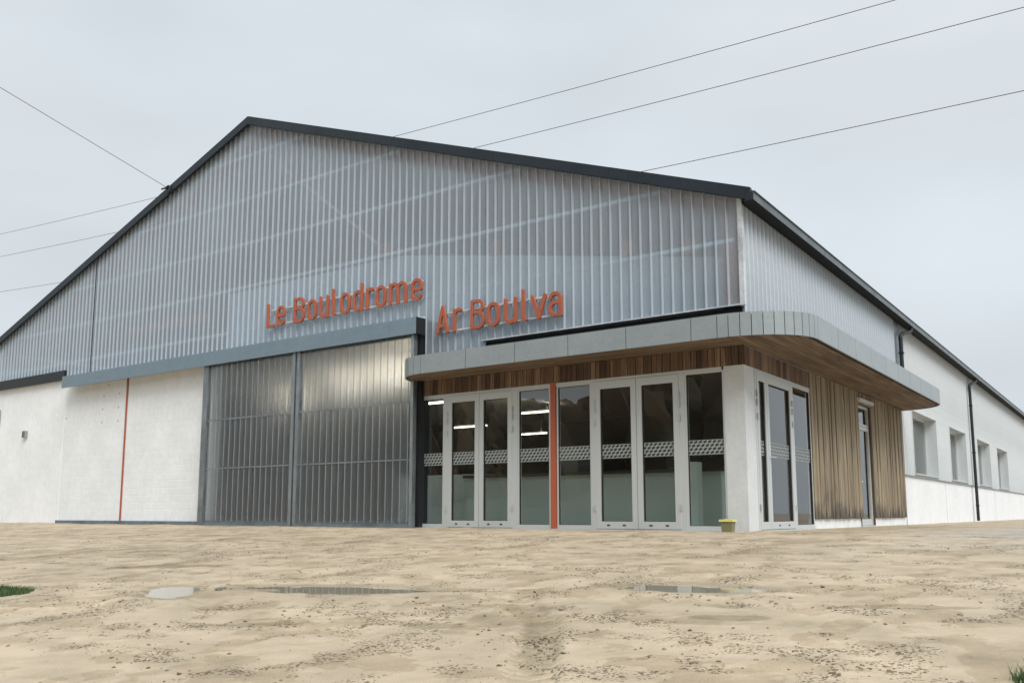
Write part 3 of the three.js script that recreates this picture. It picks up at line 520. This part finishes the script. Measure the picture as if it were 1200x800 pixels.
mesh('room_wall', box(-0.14, -0.122, 0.0, 3.125, -7.12, -3.6), M.dim, hall);
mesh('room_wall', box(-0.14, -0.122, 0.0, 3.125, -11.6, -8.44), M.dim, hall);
for (const z of [-0.45, -6.4, -12.4, -18.4, -24.4, -30.4]) {
  const f = part('portal_frame', hall), e = z === -0.45 ? 4.5 : 0.02, mk = (x0, x1) => prism([[x0, roofY(x0) - 0.42], [x1, roofY(x1) - 0.42], [x1, roofY(x1) - 0.16], [x0, roofY(x0) - 0.16]], z - 0.08, z + 0.08);
  if (z === -0.45) { mesh('column', box(-0.4, -0.16, 3.83, roofY(-0.2) - 0.43, -0.49, -0.2), M.orange, f); }
  else if (z < -12) mesh('column', box(-0.42, -0.16, 0.03, roofY(-0.2) - 0.43, z - 0.08, z + 0.08), M.orange, f);
  mesh('rafter', mk(AX, -0.16), M.orange, f); mesh('rafter', mk(LX + 0.32, AX), M.orange, f);
}
mesh('corridor_wall', box(-2.3, -2.2, 0.021, 4.3, ZB + 0.25, -11.85), M.corridor, hall);
mesh('tie_beam', box(-18.8, -15.1, 5.55, 5.75, -0.3, -0.2), M.orange, hall);
for (const [x, y, w, h] of [[-11.74, 8.81, 0.12, 0.16], [-8.63, 6.35, 0.22, 0.16], [-2.29, 5.28, 0.12, 0.16], [-1.03, 5.1, 0.12, 0.14], [-5.41, 5.84, 0.1, 0.16]]) mesh('gusset_plate', box(x - w, x + w, y - h, y + h, -0.3, -0.26), M.orange, hall);
mesh('wind_brace', (() => { const g = tube([[-12.4, 9.3, -0.3], [-8.4, 6.2, -0.3]], 0.035, 2, 8, false); return g; })(), M.girt, hall);

// ---------------------------------------------------------------- signs: raised letters on two rails
const letterCache = {};
function letterShape(ch) {
  if (letterCache[ch]) return letterCache[ch];
  const H = 0.61, X = 0.5, A = 0.655, t = 0.033, q = t;                // cap, x-height and ascender; half the stroke
  const arc = (cx, cy, rx, ry, a0, a1, n = 10) => { const o = []; for (let i = 0; i <= n; i++) { const a = (a0 + (a1 - a0) * i / n) * Math.PI / 180; o.push([cx + rx * Math.cos(a), cy + ry * Math.sin(a)]); } return o; };
  const w = 0.31, l = q, r = w - q, c = w / 2, R = c - q, b = q, x = X - q;
  const bowl = [...arc(c, x - R, R, R, 0, 180), ...arc(c, b + R, R, R, 180, 360), [r, x - R]];
  const P = {
    L: [[[q, H - q], [q, q], [0.26, q]]],
    o: [bowl],
    e: [[[l, 0.26], [r, 0.26], ...arc(c, x - R, R, R, 0, 180), ...arc(c, b + R, R, R, 180, 345)]],
    B: [[[q, q], [q, H - q], ...arc(0.23, H - q - 0.115, 0.1, 0.115, 90, -90), [q, H - q - 0.23]], [[0.22, H - q - 0.23], ...arc(0.235, q + 0.149, 0.115, 0.149, 90, -90), [q, q]]],
    u: [[[l, x + q - 0.001], [l, b + R], ...arc(c, b + R, R, R, 180, 360), [r, x + q - 0.001]], [[r, 0.0 + q * 0.9], [r, 0.3]]],
    l: [[[q, A - q], [q, 0.1], ...arc(q + 0.06, 0.1, 0.06, 0.06, 180, 270)]],
    d: [bowl, [[r, A - q], [r, q * 0.9]]],
    r: [[[l, q * 0.9], [l, x]], [[l, x - R], ...arc(c, x - R, R, R, 180, 70)]],
    m: [[[l, q * 0.9], [l, x]], [[l, x - 0.095], ...arc(l + 0.105, x - 0.105, 0.105, 0.105, 180, 0), [l + 0.21, q * 0.9]], [[l + 0.21, x - 0.105], ...arc(l + 0.315, x - 0.105, 0.105, 0.105, 180, 0), [l + 0.42, q * 0.9]]],
    A: [[[q, q], [0.165, H - q], [0.33 - q, q]], [[0.09, 0.17], [0.24, 0.17]]],
    v: [[[q, x], [0.165, q], [0.33 - q, x]]],
    a: [[[l + 0.005, x - 0.09], ...arc(c, x - R, R, R, 150, 0), [r, q * 0.9]], [[r, 0.29], ...arc(c, 0.29 - 0.125, R, 0.125, 90, 270), [r, q + 0.01]]],
  }[ch];
  const segs = []; for (const p of P) for (let i = 0; i + 1 < p.length; i++) segs.push([...p[i], ...p[i + 1]]);
  const sq = 'LABvrmud'.includes(ch);
  const dist = (px, py) => { let m = 1e9; for (const [ax, ay, bx, by] of segs) { const dx = bx - ax, dy = by - ay; let k = ((px - ax) * dx + (py - ay) * dy) / (dx * dx + dy * dy + 1e-12); k = Math.max(0, Math.min(1, k)); m = Math.min(m, Math.hypot(px - ax - k * dx, py - ay - k * dy)); } return m - t; };
  const s = 0.0065, x0 = -0.05, y0 = -0.05, NX = Math.ceil(0.65 / s), NY = Math.ceil(0.78 / s), F = []; for (let j = 0; j <= NY; j++) for (let i = 0; i <= NX; i++) F.push(dist(x0 + i * s, y0 + j * s));
  const at = (i, j) => F[j * (NX + 1) + i], key = (i, j, h) => (j * (NX + 2) + i) * 2 + h, pts = {}, next = {};
  const edge = (i, j, h) => { const k = key(i, j, h); if (!pts[k]) { const a = at(i, j), b2 = h ? at(i, j + 1) : at(i + 1, j), u = a / (a - b2); pts[k] = h ? [x0 + i * s, y0 + (j + u) * s] : [x0 + (i + u) * s, y0 + j * s]; } return k; };
  for (let j = 0; j < NY; j++) for (let i = 0; i < NX; i++) {
    const c4 = (at(i, j) < 0 ? 1 : 0) | (at(i + 1, j) < 0 ? 2 : 0) | (at(i + 1, j + 1) < 0 ? 4 : 0) | (at(i, j + 1) < 0 ? 8 : 0); if (!c4 || c4 === 15) continue;
    const B0 = () => edge(i, j, 0), R0 = () => edge(i + 1, j, 1), T0 = () => edge(i, j + 1, 0), L0 = () => edge(i, j, 1);
    const T = { 1: [[B0, L0]], 2: [[R0, B0]], 3: [[R0, L0]], 4: [[T0, R0]], 5: [[B0, L0], [T0, R0]], 6: [[T0, B0]], 7: [[T0, L0]], 8: [[L0, T0]], 9: [[B0, T0]], 10: [[R0, B0], [L0, T0]], 11: [[R0, T0]], 12: [[L0, R0]], 13: [[B0, R0]], 14: [[L0, B0]] }[c4];
    for (const [f, g] of T) next[f()] = g();
  }
  const loops = [], seen = new Set();
  for (const k0 of Object.keys(next)) { if (seen.has(+k0)) continue; const lp = []; let k = +k0; while (k !== undefined && !seen.has(k)) { seen.add(k); lp.push(pts[k]); k = next[k]; } if (lp.length > 8) loops.push(lp); }
  const simp = (p, e) => { const rec = (a, z) => { let m = 0, at2 = -1; const [ax, ay] = p[a], [bx, by] = p[z], L = Math.hypot(bx - ax, by - ay) || 1e-9; for (let i = a + 1; i < z; i++) { const d = Math.abs((bx - ax) * (p[i][1] - ay) - (by - ay) * (p[i][0] - ax)) / L; if (d > m) { m = d; at2 = i; } } return m > e ? [...rec(a, at2).slice(0, -1), ...rec(at2, z)] : [p[a], p[z]]; }; const h = p.length >> 1; return [...rec(0, h).slice(0, -1), ...rec(h, p.length - 1)]; };
  const area = p => p.reduce((a, [x1, y1], i) => { const [x2, y2] = p[(i + 1) % p.length]; return a + x1 * y2 - x2 * y1; }, 0) / 2;
  const ls = loops.map(p => simp(p, 0.0012)).sort((a, b2) => Math.abs(area(b2)) - Math.abs(area(a)));
  const V = p => p.map(([a, b2]) => new THREE.Vector2(a, b2)), shape = new THREE.Shape(V(ls[0])); for (const h of ls.slice(1)) shape.holes.push(new THREE.Path(V(h)));
  const g = new THREE.ExtrudeGeometry(shape, { depth: 0.045, bevelEnabled: true, bevelSize: 0.003, bevelThickness: 0.003, bevelSegments: 1 });
  return letterCache[ch] = uvm(g);
}
function sign(label, list, y, rails) {
  const s = thing('sign', label, 'sign', [0, 0, 0], null);
  for (const [ch, x, sx = 1] of list) { const m = mesh('letter', letterShape(ch), M.letter, s); m.position.set(x, y, 0.125); m.scale.x = sx; m.userData.label = `orange letter ${ch}`; }
  for (const [a, b, yy] of rails) mesh('rail', box(a, b, yy - 0.018, yy + 0.018, 0.074, 0.12), M.flash, s);
}
sign('orange raised letters reading Le Boulodrome on two white rails', [['L', -12.17], ['e', -11.81], ['B', -11.18], ['o', -10.69], ['u', -10.28], ['l', -9.85], ['o', -9.57], ['d', -9.16], ['r', -8.74], ['o', -8.44], ['m', -8.03, 1.08], ['e', -7.37]], 4.87, [[-12.05, -7.1, 5.31], [-12.05, -7.1, 4.93]]);
sign('orange raised letters reading Ar Boulva on two white rails', [['A', -6.64], ['r', -6.19], ['B', -5.72, 0.92], ['o', -5.3], ['u', -4.87], ['l', -4.44], ['v', -4.22, 1.1], ['a', -3.81]], 4.05, [[-6.45, -3.6, 4.49], [-6.5, -3.6, 4.1]]);

// ---------------------------------------------------------------- room furnishings and lamps
{
  const c = thing('bar_counter', 'long pale bar counter with dark top behind the glass front', 'counter', [-3.3, 0.022, -1.5]);
  mesh('front_panel', box(-3.55, 2.35, 0, 1.05, -0.3, 0.3), M.counter, c); mesh('top', box(-3.6, 2.45, 1.05, 1.11, -0.36, 0.4), M.counterTop, c);
  const c2 = thing('bar_counter', 'pale end counter without top, beside the sliding doors', 'counter', [-8.3, 0.022, -1.9]);
  mesh('front_panel', box(-0.9, 1.5, 0, 1.12, -0.3, 0.3), M.counter, c2); mesh('top', box(-0.92, 1.52, 1.12, 1.16, -0.34, 0.34), M.counter, c2);
  const f = tag(mesh('display_fridge', merge([box(-0.3, 0.3, 0, 0.55, -0.25, 0.25)]), M.dim, scene), 'small dark appliance standing on the bar counter', 'appliance'); f.position.set(-4.4, 1.134, -1.6);
  const b = thing('pedestal', 'narrow pale pedestal with a dark latch in front of the bar counter', 'pedestal', [-1.28, 0.022, -0.75]); mesh('carcass', box(-0.1, 0.1, 0, 1.2, -0.12, 0.12), M.counter, b); mesh('latch', box(-0.08, -0.02, 0.72, 0.82, 0.12, 0.14), M.rubber, b);
}
const ledM = new THREE.MeshStandardMaterial({ color: 0xffffff, emissive: lin(1, 0.9, 0.72), emissiveIntensity: 2.2 });
{
  const list = [[-8.2, -1.87, 1.3, 2.93, 'lit hanging tube lamp behind the narrow pane beside the sliding doors'], [-11.4, -6.95, 1.5, 2.93, 'lit hanging tube lamp seen deep in the room through the first glazed door'],
    [-5.6, -1.95, 1.2, 3.05, 'lit tube lamp on the low ceiling over the bar counter'], [-7.6, -4.9, 1.3, 2.93, 'lit hanging tube lamp seen in the middle of the pane beside the orange post'],
    [-11.3, -10.1, 1.5, 2.93, 'lowest lit tube lamp in the pane beside the orange post, deep in the room'], [-13.6, -4.2, 1.3, 3.95, 'added tube lamp brightening the top of the first sliding door'], [-11.3, -3.6, 1.3, 3.95, 'added tube lamp brightening the top of the second sliding door'], [-17.5, -5.5, 1.3, 3.95, 'added unseen tube lamp in the room behind the white block wall']];  // last three lamps are added to brighten the ceiling behind the sliding doors
  for (const [x, z, L, y, label] of list) {
    const open = x < -7;
    const t = thing('tube_light', label, 'lamp', [x, y, z], 'tube lamps in the room');
    mesh('housing', box(-L / 2, L / 2, 0.02, 0.06, -0.04, 0.04), M.flash, t); mesh('diffuser', box(-L / 2 + 0.02, L / 2 - 0.02, -0.02, 0.018, -0.035, 0.035), ledM, t);
    const up = open ? 4.38 - y : 3.128 - y; for (const s of [-0.35, 0.35]) mesh('rod', box(s * L - 0.004, s * L + 0.004, 0.06, up, -0.004, 0.004), M.black, t);
    const l = new THREE.RectAreaLight(lin(1, 0.9, 0.74), 6, L - 0.04, 0.07); l.position.set(0, -0.03, 0); l.rotation.x = -Math.PI / 2; t.add(l);
    if (open) { const u = new THREE.RectAreaLight(lin(1, 0.92, 0.8), 55, L - 0.04, 0.07); u.position.set(0, 0.07, 0); u.rotation.x = Math.PI / 2; t.add(u); }  // upward light added to brighten the ceiling above the closed housing
  }
}
{ const t = thing('tube_light', 'lit tube lamp seen through the first window of the white side wall', 'lamp', [-1.6, 3.93, -22.4]); mesh('housing', box(-0.04, 0.04, 0.02, 0.06, -0.65, 0.65), M.flash, t); mesh('diffuser', box(-0.035, 0.035, -0.02, 0.018, -0.63, 0.63), ledM, t); for (const q of [-0.4, 0.4]) mesh('rod', box(-0.006, 0.006, 0.06, 1.3, q - 0.006, q + 0.006), M.steel, t); const l = new THREE.RectAreaLight(lin(1, 0.94, 0.84), 20, 0.07, 1.26); l.position.set(0, -0.03, 0); l.rotation.x = -Math.PI / 2; t.add(l); }
{ const t = thing('outdoor_tube_lamp', 'white unlit tube lamp fixed over the side door', 'lamp', [0.06, 2.93, -7.7]); mesh('housing', box(-0.02, 0.03, -0.03, 0.05, -0.68, 0.68), M.flash, t); mesh('diffuser', box(0.03, 0.06, -0.02, 0.04, -0.66, 0.66), M.girt, t); }
{ const w = thing('wall_box', 'small grey box fixed to the smooth white wall', 'wall box', [-24.2, 2.85, -0.013]); mesh('housing', box(-0.1, 0.1, -0.11, 0.11, 0, 0.09), M.steel, w); mesh('cover', box(-0.07, 0.07, -0.08, 0.08, 0.09, 0.1), M.dim, w); }
{ const w = thing('wall_lamp', 'small bracket lamp on a thin conduit at the end of the white wall', 'wall lamp', [-26.02, 3.75, -0.013]); mesh('conduit', tube([[0, 0, 0.02], [0, -0.6, 0.02]], 0.015, 2, 8, false), M.steel, w); mesh('arm', tube([[0, 0, 0.02], [0.02, 0.03, 0.12], [0.1, 0.05, 0.2]], 0.018, 10, 8), M.steel, w); const h = new THREE.ConeGeometry(0.08, 0.09, 14); h.translate(0.12, 0.03, 0.22); mesh('shade', h, M.steel, w); }
{ // bucket-like tub with a yellow lid by the corner
  const b = thing('lidded_tub', 'small olive tub with a yellow lid standing against the corner pillar', 'tub', [-0.25, 0.0, 0.3]);
  const olive = std(0.2, 0.185, 0.1, 0.5), yel = std(0.62, 0.58, 0.17, 0.5), s = new THREE.CylinderGeometry(0.14, 0.115, 0.17, 4, 1); s.rotateY(Math.PI / 4); s.scale(1, 1, 0.8); s.translate(0, 0.085, 0); mesh('body', toCreasedNormals(s, 0.5), olive, b);
  const l = new THREE.CylinderGeometry(0.165, 0.17, 0.035, 4, 1); l.rotateY(Math.PI / 4); l.scale(1, 1, 0.8); l.translate(0, 0.188, 0); mesh('lid', toCreasedNormals(l, 0.5), yel, b); mesh('handle', box(-0.05, 0.05, 0.206, 0.216, -0.01, 0.01), yel, b);
}

// ---------------------------------------------------------------- overhead wires and their poles (poles stand outside the view)
{
  const Z = -18, cx = 5.327, cy = 0.302, cz = 14.241, k = (cz - Z) / (cz + 30), f = ([x, y]) => [cx + (x - cx) * k, cy + (y - cy) * k, Z];
  const lines = [[[-95.28, 30.8], [-66.06, 28.7], [-36.59, 27.02], [-2.82, 25.45]], [[-94.85, 28.11], [-72.84, 26.77], [-29.23, 24.24], [2.54, 23.21]], [[-94.21, 24.09], [-82.53, 23.34], [-17.03, 19.83], [2.28, 19.25]]];
  const names = ['top power line of the three passing behind the roof', 'middle power line of the three passing behind the roof', 'lowest power line of the three passing behind the roof'];
  const ends = [];
  lines.forEach((l, i) => {
    const p = l.map(f); // sag curve fitted through the ends
    const n = p.length, S = [0, 0, 0, 0, 0], T = [0, 0, 0]; for (const [x, y] of p) { for (let a = 0; a < 5; a++) S[a] += Math.pow(x / 10, a); for (let a = 0; a < 3; a++) T[a] += y * Math.pow(x / 10, a); }
    const A = new THREE.Matrix3().set(S[0], S[1], S[2], S[1], S[2], S[3], S[2], S[3], S[4]).invert(), c = new THREE.Vector3(...T).applyMatrix3(A), Y = x => c.x + c.y * x / 10 + c.z * x * x / 100;
    const pts = []; for (let x = -100; x <= 40; x += 5) pts.push([x, Y(x), Z]); ends.push([Y(-100), Y(40)]);
    tag(mesh('power_line', tube(pts, 0.013, 60, 6), M.wire, scene), names[i], 'wire', 'power lines behind the roof');
  });
  for (const [x, e] of [[-100, 0], [40, 1]]) {
    const top = Math.max(...ends.map(v => v[e])) + 0.6, p = thing('utility_pole', e ? 'tall steel utility pole carrying three power lines right of the hall' : 'tall steel utility pole carrying three power lines left of the hall', 'pole', [x, 0, Z + 0.25], 'utility poles');
    const s = new THREE.CylinderGeometry(0.12, 0.25, top + 0.3, 12); s.translate(0, (top - 0.3) / 2, 0); mesh('shaft', s, M.steel, p);
    for (const v of ends) mesh('insulator_arm', box(-0.05, 0.05, v[e] - 0.08, v[e] + 0.02, -0.3, 0.2), M.steel, p);
  }
  // service wire tied to the roof edge
  const A = [-16.64, 9.47, 0.24], B = [-16.28 + 0.0, 10.41, 5], dx = (B[0] - A[0]) / (B[2] - A[2]), dy = (B[1] - A[1]) / (B[2] - A[2]);
  const E = [A[0] + dx * 34, A[1] + dy * 34, A[2] + 34];
  tag(mesh('service_wire', tube([A, B, E], 0.007, 30, 6, false), M.wire, scene), 'thin service wire running from the sky to the roof edge', 'wire');
  const ins = thing('wire_insulator', 'small ring insulator tying the service wire to the roof edge', 'insulator', [-16.62, 9.43, 0.22]); const to = new THREE.TorusGeometry(0.09, 0.028, 8, 18); mesh('ring', to, M.black, ins); mesh('clamp', box(0.05, 0.16, -0.1, -0.03, -0.04, 0.05), M.black, ins); mesh('hook', box(-0.3, -0.09, 0.04, 0.07, -0.01, 0.03), M.black, ins);
  const p = thing('utility_pole', 'plain pole holding the service wire across the yard', 'pole', [E[0], -0.7, E[2]]); const s = new THREE.CylinderGeometry(0.11, 0.17, E[1] + 1.2, 12); s.translate(0, (E[1] + 1.2) / 2, 0); mesh('shaft', s, M.steel, p);
}

// ---------------------------------------------------------------- grass at the edges of the yard
function grass(name, label, cx, cz, rx, rz, n, hgt, seed) {
  const R = rng(seed), b = new THREE.BufferGeometry(); b.setAttribute('position', new THREE.Float32BufferAttribute([-0.5, 0, 0, 0.5, 0, 0, 0.32, 0.45, 0.05, -0.5, 0, 0, 0.32, 0.45, 0.05, -0.32, 0.45, 0.05, -0.32, 0.45, 0.05, 0.32, 0.45, 0.05, 0, 1, 0.3], 3)); b.computeVertexNormals();
  const im = new THREE.InstancedMesh(b, phy(1, 1, 1, 0.9, { side: THREE.DoubleSide }), n), d = new THREE.Object3D(), c = new THREE.Color();
  for (let i = 0; i < n; i++) { const a = R() * 6.283, r = Math.sqrt(R()) * (0.75 + 0.5 * vnoise(a * 1.5, seed, 3)), x = cx + Math.cos(a) * r * rx, z = cz + Math.sin(a) * r * rz; d.position.set(x, groundAt(x, z)[0] - 0.005, z); d.rotation.set((R() - 0.5) * 0.9, R() * 6.28, (R() - 0.5) * 0.9); const h = hgt * (0.35 + 0.8 * R()); d.scale.set(0.006 + 0.004 * R(), h, h); d.updateMatrix(); im.setMatrixAt(i, d.matrix); const k = 0.6 + 0.7 * R(), y = R(); im.setColorAt(i, c.setRGB((0.045 + 0.06 * y * y) * k, 0.11 * k, 0.035 * k)); }
  im.name = name; im.castShadow = im.receiveShadow = true; scene.add(im); tag(im, label, 'grass', null, 'stuff');
}
grass('grass_patch', 'green grass patch growing at the edge of the muddy yard', -4.6, 9.66, 0.56, 0.28, 3600, 0.06, 11);
grass('grass_patch_001', 'sparse green blades of grass in sand opposite the white side wall', 4.86, 9.16, 0.14, 0.2, 260, 0.09, 12);

// ---------------------------------------------------------------- wooded hill behind the photographer (mirrored in the glass)
{
  const hillH = (x, z) => { const d = sstep(45, 110, z), r = 0.5 + 0.6 * sstep(-58, -40, x) + 0.45 * (1 - sstep(-90, -70, x)); return 15 * d * r + 3 * (fbm(x * 0.03, z * 0.03, 201, 3) - 0.5) * d - 0.78; };
  const g = new THREE.PlaneGeometry(420, 130, 84, 30); g.rotateX(-Math.PI / 2); g.translate(-40, 0, 108); const p = g.attributes.position; for (let i = 0; i < p.count; i++) p.setY(i, hillH(p.getX(i), p.getZ(i)) - (p.getZ(i) < 44 ? 0.4 : 0)); g.computeVertexNormals();
  struct('hill', uvm(g), std(0.07, 0.075, 0.035, 1));
  const R = rng(31), ic = new THREE.IcosahedronGeometry(1, 2), q = ic.attributes.position; for (let i = 0; i < q.count; i++) { const x = q.getX(i), y = q.getY(i), z = q.getZ(i), k = 0.65 + 0.7 * vnoise(x * 2.1 + 7, y * 2.1 + z * 3.7 + 4, 9); q.setXYZ(i, x * k, y * k * 1.15, z * k); } ic.computeVertexNormals();
  const N = 900, im = new THREE.InstancedMesh(ic, std(1, 1, 1, 1), N), d = new THREE.Object3D(), c = new THREE.Color();
  for (let i = 0; i < N; i++) { const x = -200 + 320 * R(), z = 62 + 60 * R(), s = (2 + 2.2 * R()) * (x > -68 && x < -46 ? 0.6 : 1); d.position.set(x, hillH(x, z) + s * 0.9, z); d.rotation.set(0, R() * 6.28, 0); d.scale.set(s, s * (1.1 + 0.5 * R()), s); d.updateMatrix(); im.setMatrixAt(i, d.matrix); const k = 0.6 + 0.6 * R(), w = R(); im.setColorAt(i, c.setRGB((0.1 + 0.04 * w) * k, (0.09 + 0.012 * w) * k, 0.06 * k)); }
  im.name = 'woodland'; im.castShadow = im.receiveShadow = true; scene.add(im); tag(im, 'dark winter woodland covering the hill across the yard', 'woodland', null, 'stuff');
}
shade(scene);
renderer.render(scene, camera);
